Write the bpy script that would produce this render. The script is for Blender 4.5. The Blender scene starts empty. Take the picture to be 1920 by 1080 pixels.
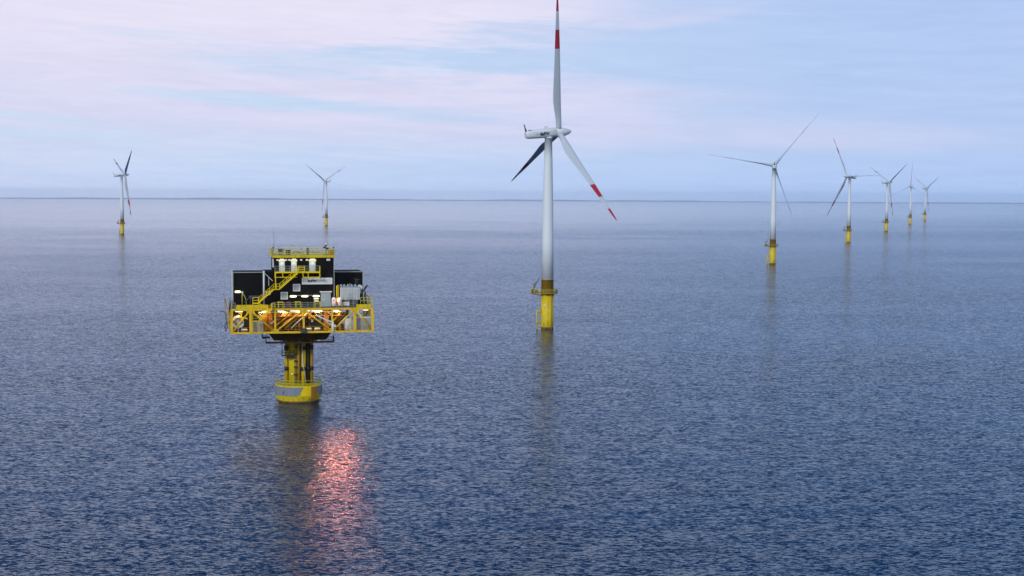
import bpy, bmesh, math, random
from mathutils import Vector, Matrix
random.seed(7)
R = math.radians
S = bpy.context.scene
COL = S.collection
RE = 7.4e6                       # effective earth radius: the sea really curves away
def drop(x, y): return -(x * x + y * y) / (2 * RE)

# ------------------------------------------------------------------ camera
cd = bpy.data.cameras.new('camera'); cam = bpy.data.objects.new('camera', cd); COL.objects.link(cam)
S.camera = cam
cd.sensor_width = 36; cd.lens = 2650.24 / 1920 * 36
cd.clip_start = 1; cd.clip_end = 120000
p, r = R(3.722), R(0.3025)
F = Vector((0, math.cos(p), -math.sin(p))); U = Vector((0, math.sin(p), math.cos(p))); X = Vector((1, 0, 0))
Xc = X * math.cos(r) + U * math.sin(r); Yc = -X * math.sin(r) + U * math.cos(r)
cam.matrix_world = Matrix(((Xc.x, Yc.x, -F.x, 0), (Xc.y, Yc.y, -F.y, 0), (Xc.z, Yc.z, -F.z, 45.31), (0, 0, 0, 1)))
S.render.resolution_x = 1024; S.render.resolution_y = 576
S.view_settings.view_transform = 'Standard'; S.view_settings.look = 'None'
S.view_settings.exposure = 0.0; S.view_settings.gamma = 1
try:
    S.cycles.volume_bounces = 1; S.cycles.max_bounces = 8
except Exception: pass

# ------------------------------------------------------------------ node helper
class NT:
    def __init__(s, tree): s.t = tree; s.n = tree.nodes; s.l = tree.links
    def new(s, ty, **kw):
        n = s.n.new(ty)
        for k, v in kw.items(): setattr(n, k, v)
        return n
    def put(s, sock, v):
        if hasattr(v, 'is_linked'): s.l.new(v, sock)
        elif v is not None: sock.default_value = v
    def m(s, op, a, b=None, c=None, clamp=False):
        n = s.new('ShaderNodeMath', operation=op, use_clamp=clamp)
        s.put(n.inputs[0], a); s.put(n.inputs[1], b) if b is not None else None
        if c is not None: s.put(n.inputs[2], c)
        return n.outputs[0]
    def sm(s, v, a, b, lo=0., hi=1.):
        n = s.new('ShaderNodeMapRange', interpolation_type='SMOOTHSTEP')
        s.put(n.inputs[0], v)
        for i, q in enumerate((a, b, lo, hi)): n.inputs[i + 1].default_value = q
        return n.outputs[0]
    def mix(s, f, a, b, bt='MIX'):
        n = s.new('ShaderNodeMix', data_type='RGBA', blend_type=bt)
        s.put(n.inputs[0], f)
        for i, q in ((6, a), (7, b)):
            if isinstance(q, tuple) and len(q) == 3: q = q + (1,)
            s.put(n.inputs[i], q)
        return n.outputs[2]
    def xyz(s, x, y, z):
        n = s.new('ShaderNodeCombineXYZ'); s.put(n.inputs[0], x); s.put(n.inputs[1], y); s.put(n.inputs[2], z); return n.outputs[0]
    def noise(s, vec, scale, detail=3, rough=.5, dist=0.):
        n = s.new('ShaderNodeTexNoise'); s.put(n.inputs['Vector'], vec)
        n.inputs['Scale'].default_value = scale; n.inputs['Detail'].default_value = detail
        n.inputs['Roughness'].default_value = rough; n.inputs['Distortion'].default_value = dist
        return n.outputs[0]

# ------------------------------------------------------------------ sky
W = bpy.data.worlds.new('World'); S.world = W; W.use_nodes = True
t = NT(W.node_tree); W.node_tree.nodes.clear()
SUN_EL, SUN_AZ = R(26), R(206)     # azimuth clockwise from the view direction: behind left of the camera
tc = t.new('ShaderNodeTexCoord').outputs['Generated']
sp = t.new('ShaderNodeSeparateXYZ'); t.l.new(tc, sp.inputs[0])
dx, dy, dz = sp.outputs
el = t.m('ARCSINE', dz); az = t.m('ARCTAN2', dx, dy)
elp = t.m('MAXIMUM', el, 0.0)
sky = t.new('ShaderNodeTexSky', sky_type='NISHITA'); sky.sun_disc = False
sky.sun_elevation = SUN_EL; sky.sun_rotation = SUN_AZ
# cloud streaks: long and thin, slightly tilted, in sky directions
def vec(sx, sy, tilt, off=0.):
    a = t.m('ADD', az, off); e = t.m('ADD', elp, t.m('MULTIPLY', a, tilt))
    return t.xyz(t.m('MULTIPLY', a, sx), t.m('MULTIPLY', e, sy), 0.37 + off)
n1 = t.noise(vec(7, 60, .05), 1.0, 5, .55, .4)
n2 = t.noise(vec(20, 210, .03, 1.3), 1.0, 5, .6, .6)
n3 = t.noise(vec(60, 300, .02, 2.1), 1.0, 4, .6, .3)
def W_(v, a): return t.m('MULTIPLY', t.m('SUBTRACT', v, .5), a)
wob = t.m('ADD', t.m('ADD', W_(n1, 1.1), W_(n2, 1.3)), W_(n3, .5))
def PX(x): return (x - 960) / 2650.
def EL(x, y): return (367 + (x - 960) * .0053 - y) / 2650.
# pinkness: left side of the sky, plus bands
pk = t.m('ADD', t.sm(t.m('ADD', az, W_(n1, .14)), -.02, .16, 1, 0), 0.0)
def lens(x, y, rx, ry, tilt, soft=.6, w=.5):
    """soft-edged elongated streak centred on picture-direction x,y"""
    a = t.m('SUBTRACT', az, PX(x)); e = t.m('SUBTRACT', el, EL(x, y))
    e = t.m('ADD', e, t.m('MULTIPLY', a, tilt))
    u = t.m('DIVIDE', a, rx / 2650.); v = t.m('DIVIDE', e, ry / 2650.)
    d = t.m('SQRT', t.m('ADD', t.m('MULTIPLY', u, u), t.m('MULTIPLY', v, v)))
    d = t.m('ADD', d, t.m('MULTIPLY', wob, w))
    return t.sm(d, 1 - soft, 1 + soft, 1, 0)
pinkadd = [(1080, 170, 260, 24, .03, .7, 1.2, .55), (930, 60, 330, 55, -.05, .8, .9, .45), (1500, 262, 260, 28, .02, .8, .8, .75),
           (1130, 215, 240, 14, .04, .8, 1.3, .35), (1270, 45, 110, 10, -.15, .8, .8, .6), (450, 190, 620, 90, .04, .9, .8, .35), (700, 240, 500, 40, .03, .9, .6, .45)]
blueadd = [(470, 190, 210, 12, .055, .45, .5, .9), (760, 212, 260, 14, .04, .7, .9, .6), (700, 120, 330, 26, .0, .6, 1.0, .6),
           (320, 78, 130, 9, .05, .7, .9, .4), (60, 224, 130, 8, .07, .5, .6, .6), (60, 252, 220, 9, .03, .9, .5, .35),
           (1150, 105, 380, 52, .0, .6, 1.0, .8), (250, 400, 900, 130, 0, .9, .3, .85), (1000, 320, 700, 50, .02, .9, .3, .6)]
for a in pinkadd: pk = t.m('ADD', pk, t.m('MULTIPLY', lens(*a[:7]), a[7]))
pk = t.m('MINIMUM', pk, 1.0)
for a in blueadd: pk = t.m('SUBTRACT', pk, t.m('MULTIPLY', lens(*a[:7]), a[7]))
pk = t.m('ADD', pk, t.m('ADD', W_(n2, .30), t.m('ADD', W_(n1, .36), W_(n3, .22))))
pk = t.m('ADD', pk, .03)
pk = t.m('MAXIMUM', t.m('MINIMUM', pk, 1.0), 0.0)
blue = t.mix(t.sm(az, -.35, .36), (.60, .73, .93), (.445, .585, .90))
blue = t.mix(t.sm(elp, .0, .05), t.mix(t.sm(az, -.35, .36), (.57, .70, .96), (.44, .60, .93)), blue)
pink = t.mix(t.sm(elp, .03, .15), (.69, .69, .92), (.84, .79, .95))
pink = t.mix(t.sm(az, -.05, .15), pink, (.62, .66, .91))
c = t.mix(pk, blue, pink)
# above the picture the dusk sky deepens; behind the camera it stays bright
hi = t.mix(t.sm(dy, -.6, .6), (.72, .74, .86), (.05, .17, .40))
c = t.mix(t.sm(el, .145, .27), c, t.mix(t.sm(dy, -.6, .6), (.75, .77, .88), (.14, .36, .80)))
c = t.mix(t.sm(el, .22, .65), c, hi)
gl = t.m('ADD', 1.0, t.m('MULTIPLY', .42, t.m('SUBTRACT', 1.0, t.m('EXPONENT', t.m('DIVIDE', -.0026, t.m('MAXIMUM', el, .0027))))))
c = t.mix(1.0, c, t.xyz(gl, gl, gl), 'MULTIPLY')
skyc = t.mix(1.0, sky.outputs[0], (.10, .10, .10), 'MULTIPLY')
c = t.mix(.06, c, skyc)
n4 = t.noise(vec(10, 95, .04, 4.2), 1.0, 6, .6, .8)
br = t.m('ADD', 1.0, t.m('ADD', W_(n4, .2), W_(n2, .12)))
c = t.mix(1.0, c, t.xyz(br, br, t.m('ADD', t.m('MULTIPLY', br, .6), .4)), 'MULTIPLY')
bg = t.new('ShaderNodeBackground'); t.l.new(c, bg.inputs[0]); bg.inputs[1].default_value = 1.0
wo = t.new('ShaderNodeOutputWorld'); t.l.new(bg.outputs[0], wo.inputs[0])

# ------------------------------------------------------------------ sun (veiled)
sd = bpy.data.lights.new('sun', 'SUN'); sd.energy = 1.5; sd.angle = R(10); sd.color = (1, .96, .90)
so = bpy.data.objects.new('sun', sd); COL.objects.link(so)
dirv = Vector((math.sin(SUN_AZ) * math.cos(SUN_EL), math.cos(SUN_AZ) * math.cos(SUN_EL), math.sin(SUN_EL)))
so.rotation_euler = dirv.to_track_quat('Z', 'Y').to_euler()

# ------------------------------------------------------------------ materials
MATS = {}
def mat(name, col, rough=.5, metal=0., emit=None, es=0., wear=None, wscale=.6, wamt=.5, spec=None):
    m = bpy.data.materials.new(name); m.use_nodes = True; k = NT(m.node_tree)
    b = m.node_tree.nodes['Principled BSDF']
    b.inputs['Roughness'].default_value = rough; b.inputs['Metallic'].default_value = metal
    if spec is not None: b.inputs['Specular IOR Level'].default_value = spec
    c = tuple(col) + (1,)
    oc = k.new('ShaderNodeTexCoord').outputs['Object']
    if wear is None: wear = tuple(x * .8 for x in col)
    sp = k.new('ShaderNodeMapping'); k.l.new(oc, sp.inputs[0]); sp.inputs['Scale'].default_value = (1, 1, .22)
    f = k.sm(k.noise(sp.outputs[0], wscale, 6, .65), .42, .72, 0, wamt)
    cc = k.mix(f, c, tuple(wear) + (1,))
    k.l.new(cc, b.inputs['Base Color'])
    if emit:
        b.inputs['Emission Color'].default_value = tuple(emit) + (1,); b.inputs['Emission Strength'].default_value = es
    MATS[name] = m; return m
YEL = mat('yellow_paint', (.64, .53, .006), .55, wear=(.33, .19, .015), wscale=1.5, wamt=.75, spec=.3)
YLIT = mat('lamplit_yellow_paint', (.72, .50, .015), .55, wear=(.42, .22, .02), wscale=1.6, wamt=.6, spec=.3)  # yellow truss paint with the lamps' orange light mixed into its colour
YELD = mat('ochre_paint', (.40, .25, .015), .6, wear=(.30, .15, .02), wscale=.9, wamt=.7, spec=.3)
YELB = mat('bright_yellow_paint', (.80, .62, .0), .55, wear=(.75, .55, .0), spec=.3)
ORA = mat('orange_primer_steel', (.62, .24, .02), .6, wear=(.35, .13, .02), wscale=1.5, wamt=.6)
WHT = mat('white_tower_paint', (.66, .76, .82), .45, wear=(.57, .66, .72), wscale=.12, wamt=.5)
WHN = mat('white_laminate', (.62, .70, .75), .35, wear=(.54, .61, .65), wscale=.4, wamt=.6)
BLD = mat('blade_coating', (.44, .52, .60), .35, wear=(.38, .46, .53), wscale=.3, wamt=.6)
RED = mat('signal_red', (.36, .008, .022), .45)
BLK = mat('black_cladding', (.0035, .0035, .005), .75, wear=(.012, .012, .014), wscale=.5, wamt=.6, spec=.12)
DRK = mat('dark_steel', (.02, .022, .022), .6)
DGR = mat('dark_grey_steel', (.09, .10, .10), .55, wear=(.05, .045, .04), wscale=1.5)
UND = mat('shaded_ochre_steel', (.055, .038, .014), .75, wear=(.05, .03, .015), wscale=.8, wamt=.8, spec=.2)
GRY = mat('grey_panel', (.33, .40, .44), .5, wear=(.25, .29, .32), wscale=.8)
LGR = mat('light_grey_paint', (.62, .69, .71), .5, wear=(.42, .48, .50), wscale=1.2)
GAL = mat('galvanised_rail', (.34, .38, .30), .5, metal=.3)
YRL = mat('yellow_rail', (.52, .50, .06), .55)
WHB = mat('white_plastic', (.84, .85, .83), .45)
CLD = mat('grey_fender_cladding', (.19, .24, .29), .8, wear=(.14, .17, .20), wscale=3, wamt=.8)
RUS = mat('rusted_yellow', (.36, .17, .01), .75, wear=(.22, .07, .01), wscale=2.0, wamt=.8)
GRW = mat('marine_growth', (.045, .04, .02), .9, wear=(.30, .13, .015), wscale=2.2, wamt=.9)
NAV = mat('navy_lettering', (.01, .012, .06), .5)
TXG = mat('grey_lettering', (.12, .16, .20), .5)
LMP = mat('lit_lamp_tube', (.9, .9, .7), .5, emit=(1, .95, .55), es=2.4)
LMW = mat('lit_white_lamp', (.9, .9, .8), .5, emit=(1, .97, .80), es=1.5)
LMR = mat('lit_red_lamp', (.9, .3, .2), .5, emit=(1, .30, .12), es=9.)
LCR = mat('cream_hood', (.75, .75, .55), .5, emit=(1, .95, .6), es=.35)
COP = mat('copper_cable', (.45, .20, .05), .5, metal=.2, wear=(.2, .09, .03), wscale=3)
TAN = mat('tan_plate', (.45, .33, .20), .6)
DRD = mat('dark_red_box', (.12, .01, .02), .6)
CST = mat('distant_coast', (.30, .40, .52), .9)  # pale blue of distance haze put into the land colour

RED_E = 9500.
# sea
sea_m = bpy.data.materials.new('sea_water'); sea_m.use_nodes = True; k = NT(sea_m.node_tree)
b = sea_m.node_tree.nodes['Principled BSDF']
b.inputs['Base Color'].default_value = (.003, .018, .058, 1)
b.inputs['Specular Tint'].default_value = (.64, .86, 1.0, 1)
b.inputs['IOR'].default_value = 1.333
oc = k.new('ShaderNodeTexCoord').outputs['Object']
def mp(sx, sy, rot=0.):
    n = k.new('ShaderNodeMapping'); k.l.new(oc, n.inputs[0]); n.inputs['Scale'].default_value = (sx, sy, 1); n.inputs['Rotation'].default_value = (0, 0, R(rot)); return n.outputs[0]
def slope(vec, scale, detail, rough, dist=.3):
    n = k.new('ShaderNodeTexNoise'); k.put(n.inputs['Vector'], vec)
    n.inputs['Scale'].default_value = scale; n.inputs['Detail'].default_value = detail
    n.inputs['Roughness'].default_value = rough; n.inputs['Distortion'].default_value = dist
    v = k.new('ShaderNodeVectorMath', operation='SUBTRACT'); k.l.new(n.outputs['Color'], v.inputs[0]); v.inputs[1].default_value = (.5, .5, .5)
    return v.outputs[0]
def vscale(v, f):
    n = k.new('ShaderNodeVectorMath', operation='MULTIPLY'); k.l.new(v, n.inputs[0])
    if isinstance(f, tuple): n.inputs[1].default_value = f
    else: k.l.new(f, n.inputs[1])
    return n.outputs[0]
def vadd(a, b):
    n = k.new('ShaderNodeVectorMath', operation='ADD'); k.l.new(a, n.inputs[0]); k.l.new(b, n.inputs[1]); return n.outputs[0]
patch = k.noise(mp(.35, 1.0, 4), .012, 4, .6, .6)
patch2 = k.noise(mp(.10, 1.0, 3), .004, 4, .6, .4)
patch3 = k.noise(mp(.3, 1.0, 9), .07, 3, .6, .5)
amp = k.m('MULTIPLY', k.sm(k.m('ADD', k.m('MULTIPLY', patch, .5), k.m('MULTIPLY', patch2, .5)), .40, .60, .55, 1.3), k.sm(patch3, .3, .7, .7, 1.25))
wv = vadd(vscale(slope(mp(.34, 1.0, 5), 3.5, 3, .66), (1.4, 2.0, 0)), vscale(slope(mp(.45, 1.0, -12), .6, 3, .55), (.6, .42, 0)))
wv = vscale(wv, k.xyz(amp, amp, 0.0))
geo = k.new('ShaderNodeNewGeometry')
bias = k.new('ShaderNodeVectorMath', operation='ADD'); k.l.new(wv, bias.inputs[0]); bias.inputs[1].default_value = (0, -.055, 0)   # normals leaned to the viewer so the sea reflects darker, bluer sky
pos = k.new('ShaderNodeSeparateXYZ'); k.l.new(oc, pos.inputs[0])
# the breeze drops away towards the far coast and to the west: calmer, paler water there
far = k.m('ADD', pos.outputs[1], k.m('MULTIPLY', pos.outputs[0], -.9))
calm = k.m('MULTIPLY', k.sm(far, 0, 3200, 1, .40), k.sm(k.m('ADD', far, k.m('MULTIPLY', patch2, 1500)), 1500, 7000, 1, .45))
nv = vadd(geo.outputs['Normal'], vscale(bias.outputs[0], k.xyz(1.0, calm, 0.0)))
nn = k.new('ShaderNodeVectorMath', operation='NORMALIZE'); k.l.new(nv, nn.inputs[0])
k.l.new(nn.outputs[0], b.inputs['Normal'])
k.put(b.inputs['Roughness'], k.m('MULTIPLY', k.m('ADD', calm, .4), .08))

# ------------------------------------------------------------------ mesh helpers
class MB:
    def __init__(s): s.bm = bmesh.new()
    def _f(s, fs, mi):
        for f in fs: f.material_index = mi
    def box(s, x0, x1, y0, y1, z0, z1, mi=0):
        v = [s.bm.verts.new(q) for q in ((x0,y0,z0),(x1,y0,z0),(x1,y1,z0),(x0,y1,z0),(x0,y0,z1),(x1,y0,z1),(x1,y1,z1),(x0,y1,z1))]
        s._f([s.bm.faces.new([v[i] for i in q]) for q in ((0,3,2,1),(4,5,6,7),(0,1,5,4),(1,2,6,5),(2,3,7,6),(3,0,4,7))], mi); return s
    def bar(s, a, b, w=.1, h=None, mi=0):
        a = Vector(a); b = Vector(b); d = (b - a); L = d.length
        if L < 1e-5: return s
        d /= L; h = h or w
        up = Vector((0, 0, 1)) if abs(d.z) < .95 else Vector((0, 1, 0))
        u = d.cross(up).normalized(); v = u.cross(d)
        q = [(-1,-1),(1,-1),(1,1),(-1,1)]
        A = [s.bm.verts.new(a + u*i*w/2 + v*j*h/2) for i, j in q]; B = [s.bm.verts.new(b + u*i*w/2 + v*j*h/2) for i, j in q]
        fs = [s.bm.faces.new(A), s.bm.faces.new(B[::-1])]
        for i in range(4): fs.append(s.bm.faces.new((A[i], B[i], B[(i+1)%4], A[(i+1)%4])))
        s._f(fs, mi); return s
    def tube(s, pts, rad, n=8, mi=0, cap=True, smooth=True):
        pts = [Vector(q) for q in pts]; m = len(pts)
        rads = rad if isinstance(rad, (list, tuple)) else [rad] * m
        rings = []; pu = None
        for i, q in enumerate(pts):
            d = (pts[min(i+1, m-1)] - pts[max(i-1, 0)]).normalized()
            if pu is None:
                up = Vector((0, 0, 1)) if abs(d.z) < .9 else Vector((0, 1, 0)); u = d.cross(up).normalized()
            else: u = (pu - d * pu.dot(d)).normalized()
            pu = u; v = d.cross(u)
            rings.append([s.bm.verts.new(q + (u*math.cos(2*math.pi*j/n) + v*math.sin(2*math.pi*j/n))*rads[i]) for j in range(n)])
        for i in range(m-1):
            for j in range(n):
                f = s.bm.faces.new((rings[i][j], rings[i][(j+1)%n], rings[i+1][(j+1)%n], rings[i+1][j])); f.material_index = mi; f.smooth = smooth
        if cap:
            s._f([s.bm.faces.new(rings[0][::-1]), s.bm.faces.new(rings[-1])], mi)
        return s
    def lathe(s, prof, n=32, cx=0, cy=0, mi=0, cap=True, smooth=True):
        rings = []
        for rr, z in prof: rings.append([s.bm.verts.new((cx + rr*math.cos(2*math.pi*j/n), cy + rr*math.sin(2*math.pi*j/n), z)) for j in range(n)])
        for i in range(len(prof)-1):
            for j in range(n):
                f = s.bm.faces.new((rings[i][j], rings[i][(j+1)%n], rings[i+1][(j+1)%n], rings[i+1][j])); f.material_index = mi; f.smooth = smooth
        if cap: s._f([s.bm.faces.new(rings[0][::-1]), s.bm.faces.new(rings[-1])], mi)
        return s
    def rail(s, pts, hgt=1.1, rad=.035, step=1.5, mids=(0.55,), closed=False, mi=0):
        pts = [Vector(q) for q in pts]
        if closed: pts = pts + [pts[0]]
        for a, b in zip(pts, pts[1:]):
            L = (b - a).length; n = max(1, round(L / step))
            for i in range(n + 1):
                q = a.lerp(b, i / n); s.bar(q, q + Vector((0, 0, hgt)), rad*2, mi=mi)
            for hh in (hgt,) + tuple(mids): s.bar(a + Vector((0,0,hh)), b + Vector((0,0,hh)), rad*1.9, mi=mi)
        return s
    def build_each(s, name, mats, parent=None):
        """one object per loose piece"""
        bm = s.bm; bm.verts.index_update(); bm.verts.ensure_lookup_table(); seen = set(); out = []
        for v0 in bm.verts:
            if v0.index in seen: continue
            st = [v0]; seen.add(v0.index); isl = []
            while st:
                v = st.pop(); isl.append(v)
                for e in v.link_edges:
                    w = e.other_vert(v)
                    if w.index not in seen: seen.add(w.index); st.append(w)
            q = MB(); mp_ = {v.index: q.bm.verts.new(v.co) for v in isl}; fs = set(f for v in isl for f in v.link_faces)
            for f in fs:
                g = q.bm.faces.new([mp_[v.index] for v in f.verts]); g.material_index = f.material_index; g.smooth = f.smooth
            out.append(q.build(name, mats, parent))
        bm.free(); return out
    def build(s, name, mats, parent=None, label=None, kind=None):
        bmesh.ops.recalc_face_normals(s.bm, faces=s.bm.faces[:])
        me = bpy.data.meshes.new(name); s.bm.to_mesh(me); s.bm.free()
        for m in (mats if isinstance(mats, (list, tuple)) else [mats]): me.materials.append(m)
        o = bpy.data.objects.new(name, me); COL.objects.link(o)
        if parent is not None: o.parent = parent
        if label: o['label'] = label
        if kind: o['kind'] = kind
        return o
def thing(name, label, cat, loc=(0,0,0), rz=0, group=None):
    o = bpy.data.objects.new(name, None); COL.objects.link(o); o.location = loc; o.rotation_euler = (0, 0, rz)
    o.empty_display_size = .5
    o['label'] = label; o['category'] = cat
    if group: o['group'] = group
    return o
def text(name, body, size, m, parent, matrix, extrude=.02, bold=0., sx=1.):
    cu = bpy.data.curves.new(name, 'FONT'); cu.body = body; cu.size = size; cu.extrude = extrude; cu.offset = bold
    cu.align_x = 'CENTER'; cu.align_y = 'CENTER'
    o = bpy.data.objects.new('tmp', cu); COL.objects.link(o)
    bpy.context.view_layer.update()
    me = bpy.data.meshes.new_from_object(o.evaluated_get(bpy.context.evaluated_depsgraph_get()))
    bpy.data.objects.remove(o); bpy.data.curves.remove(cu)
    me.name = name; me.materials.clear(); me.materials.append(m)
    q = bpy.data.objects.new(name, me); COL.objects.link(q); q.parent = parent; q.matrix_local = matrix @ Matrix.Diagonal((sx, 1, 1, 1))
    return q
def frame(o, x, y, z):      # matrix from axes
    return Matrix(((x[0], y[0], z[0], o[0]), (x[1], y[1], z[1], o[1]), (x[2], y[2], z[2], o[2]), (0, 0, 0, 1)))

# ------------------------------------------------------------------ sea and coast
bm = bmesh.new(); NS = 180
rs = [0, 60]
while rs[-1] < 27500: rs.append(rs[-1] + max(40, min(600, rs[-1] * .1)))
cen = bm.verts.new((0, 0, 0)); prev = None
for rr in rs[1:]:
    ring = [bm.verts.new((rr*math.sin(2*math.pi*j/NS), rr*math.cos(2*math.pi*j/NS), -rr*rr/(2*RE))) for j in range(NS)]
    for j in range(NS):
        if prev is None: bm.faces.new((cen, ring[(j+1)%NS], ring[j]))
        else: bm.faces.new((prev[j], prev[(j+1)%NS], ring[(j+1)%NS], ring[j]))
    prev = ring
for f in bm.faces: f.smooth = True
m_ = MB(); m_.bm.free(); m_.bm = bm
m_.build('sea', sea_m, kind='structure')

bm = bmesh.new(); prev = None; NC = 900
for i in range(NC + 1):
    a = -.75 + 1.5 * i / NC
    d = 23800 + 900 * math.sin(a * 7 + 1)
    hh = 21 + 5*math.sin(a*23) + 4*math.sin(a*61+1) + 3*math.sin(a*150+2) + random.uniform(-2.2, 2.2)
    hh *= .75 + .25 * math.sin(a * 5 + 2.2)
    z = -d*d/(2*RE)
    row = [bm.verts.new((q*math.sin(a), q*math.cos(a), z + zz)) for q, zz in ((d, -6), (d+40, hh*.55), (d+400, hh), (d+1800, hh*.9), (d+2600, -8))]
    if prev:
        for j in range(4): bm.faces.new((prev[j], row[j], row[j+1], prev[j+1]))
    prev = row
m_ = MB(); m_.bm.free(); m_.bm = bm
m_.build('distant_coast', CST, kind='structure')

# ------------------------------------------------------------------ wind turbines
HUB = 67.; OV = 3.9; TILT = R(6); RB = 46.5; LEAN_MAIN = 24.2
def blade_mesh():
    st = [(1.0,1.9,1.9,.95,0),(2.2,1.9,1.9,.95,0),(4.5,2.15,1.5,.97,6),(7.5,2.75,1.0,.98,9),(10.5,3.15,.72,.98,9),(13,3.1,.60,.97,7),
          (17,2.75,.48,.94,5.5),(22,2.35,.38,.9,4),(28.2,1.95,.29,.84,3),(34.5,1.5,.21,.74,1.5),(40.6,.98,.14,.58,.5),(44.5,.62,.09,.45,0),(46.1,.36,.06,.36,0),(46.5,.12,.03,.3,0)]
    bm = bmesh.new(); rings = []; N = 20
    for rr, ch, th, le, tw in st:
        ring = []; rd = rr <= 2.3; bl = min(1, max(0, (rr-2.2)/6))
        for j in range(N):
            a = 2*math.pi*j/N; ux = (1-math.cos(a))/2       # 0 at leading edge
            cx, cy = -le + ux*ch, math.sin(a)*th/2
            if bl > 0:
                cy2 = math.copysign(1, math.sin(a)) * th/2 * 2.6*(math.sqrt(max(ux,0))*(1-ux)) if abs(math.sin(a)) > 1e-6 else 0
                cy = cy*(1-bl) + cy2*bl
            q = R(tw); ring.append(bm.verts.new((cx*math.cos(q)-cy*math.sin(q), cx*math.sin(q)+cy*math.cos(q), rr)))
        rings.append(ring)
    for i in range(len(st)-1):
        red = (28 <= st[i][0] < 34) or st[i][0] >= 40
        for j in range(N):
            f = bm.faces.new((rings[i][j], rings[i][(j+1)%N], rings[i+1][(j+1)%N], rings[i+1][j])); f.smooth = True; f.material_index = 1 if red else 0
    bm.faces.new(rings[0][::-1]); f = bm.faces.new(rings[-1]); f.material_index = 1
    bmesh.ops.recalc_face_normals(bm, faces=bm.faces[:])
    me = bpy.data.meshes.new('blade'); bm.to_mesh(me); bm.free(); me.materials.append(BLD); me.materials.append(RED); return me
def sections_x(mb, secs, n=28, ex=2.6, mi=0):
    """closed body along x: (x, halfwidth, z_low, z_high)"""
    rings = []
    for x, w, z0, z1 in secs:
        zc, hh = (z0+z1)/2, (z1-z0)/2; ring = []
        for j in range(n):
            a = 2*math.pi*j/n; ca, sa = math.cos(a), math.sin(a)
            ring.append(mb.bm.verts.new((x, w*math.copysign(abs(ca)**(2/ex), ca), zc + hh*math.copysign(abs(sa)**(2/ex), sa))))
        rings.append(ring)
    for i in range(len(secs)-1):
        for j in range(n):
            f = mb.bm.faces.new((rings[i][j], rings[i][(j+1)%n], rings[i+1][(j+1)%n], rings[i+1][j])); f.smooth = True; f.material_index = mi
    mb._f([mb.bm.faces.new(rings[0][::-1]), mb.bm.faces.new(rings[-1])], mi)
BLADE = blade_mesh()
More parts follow.
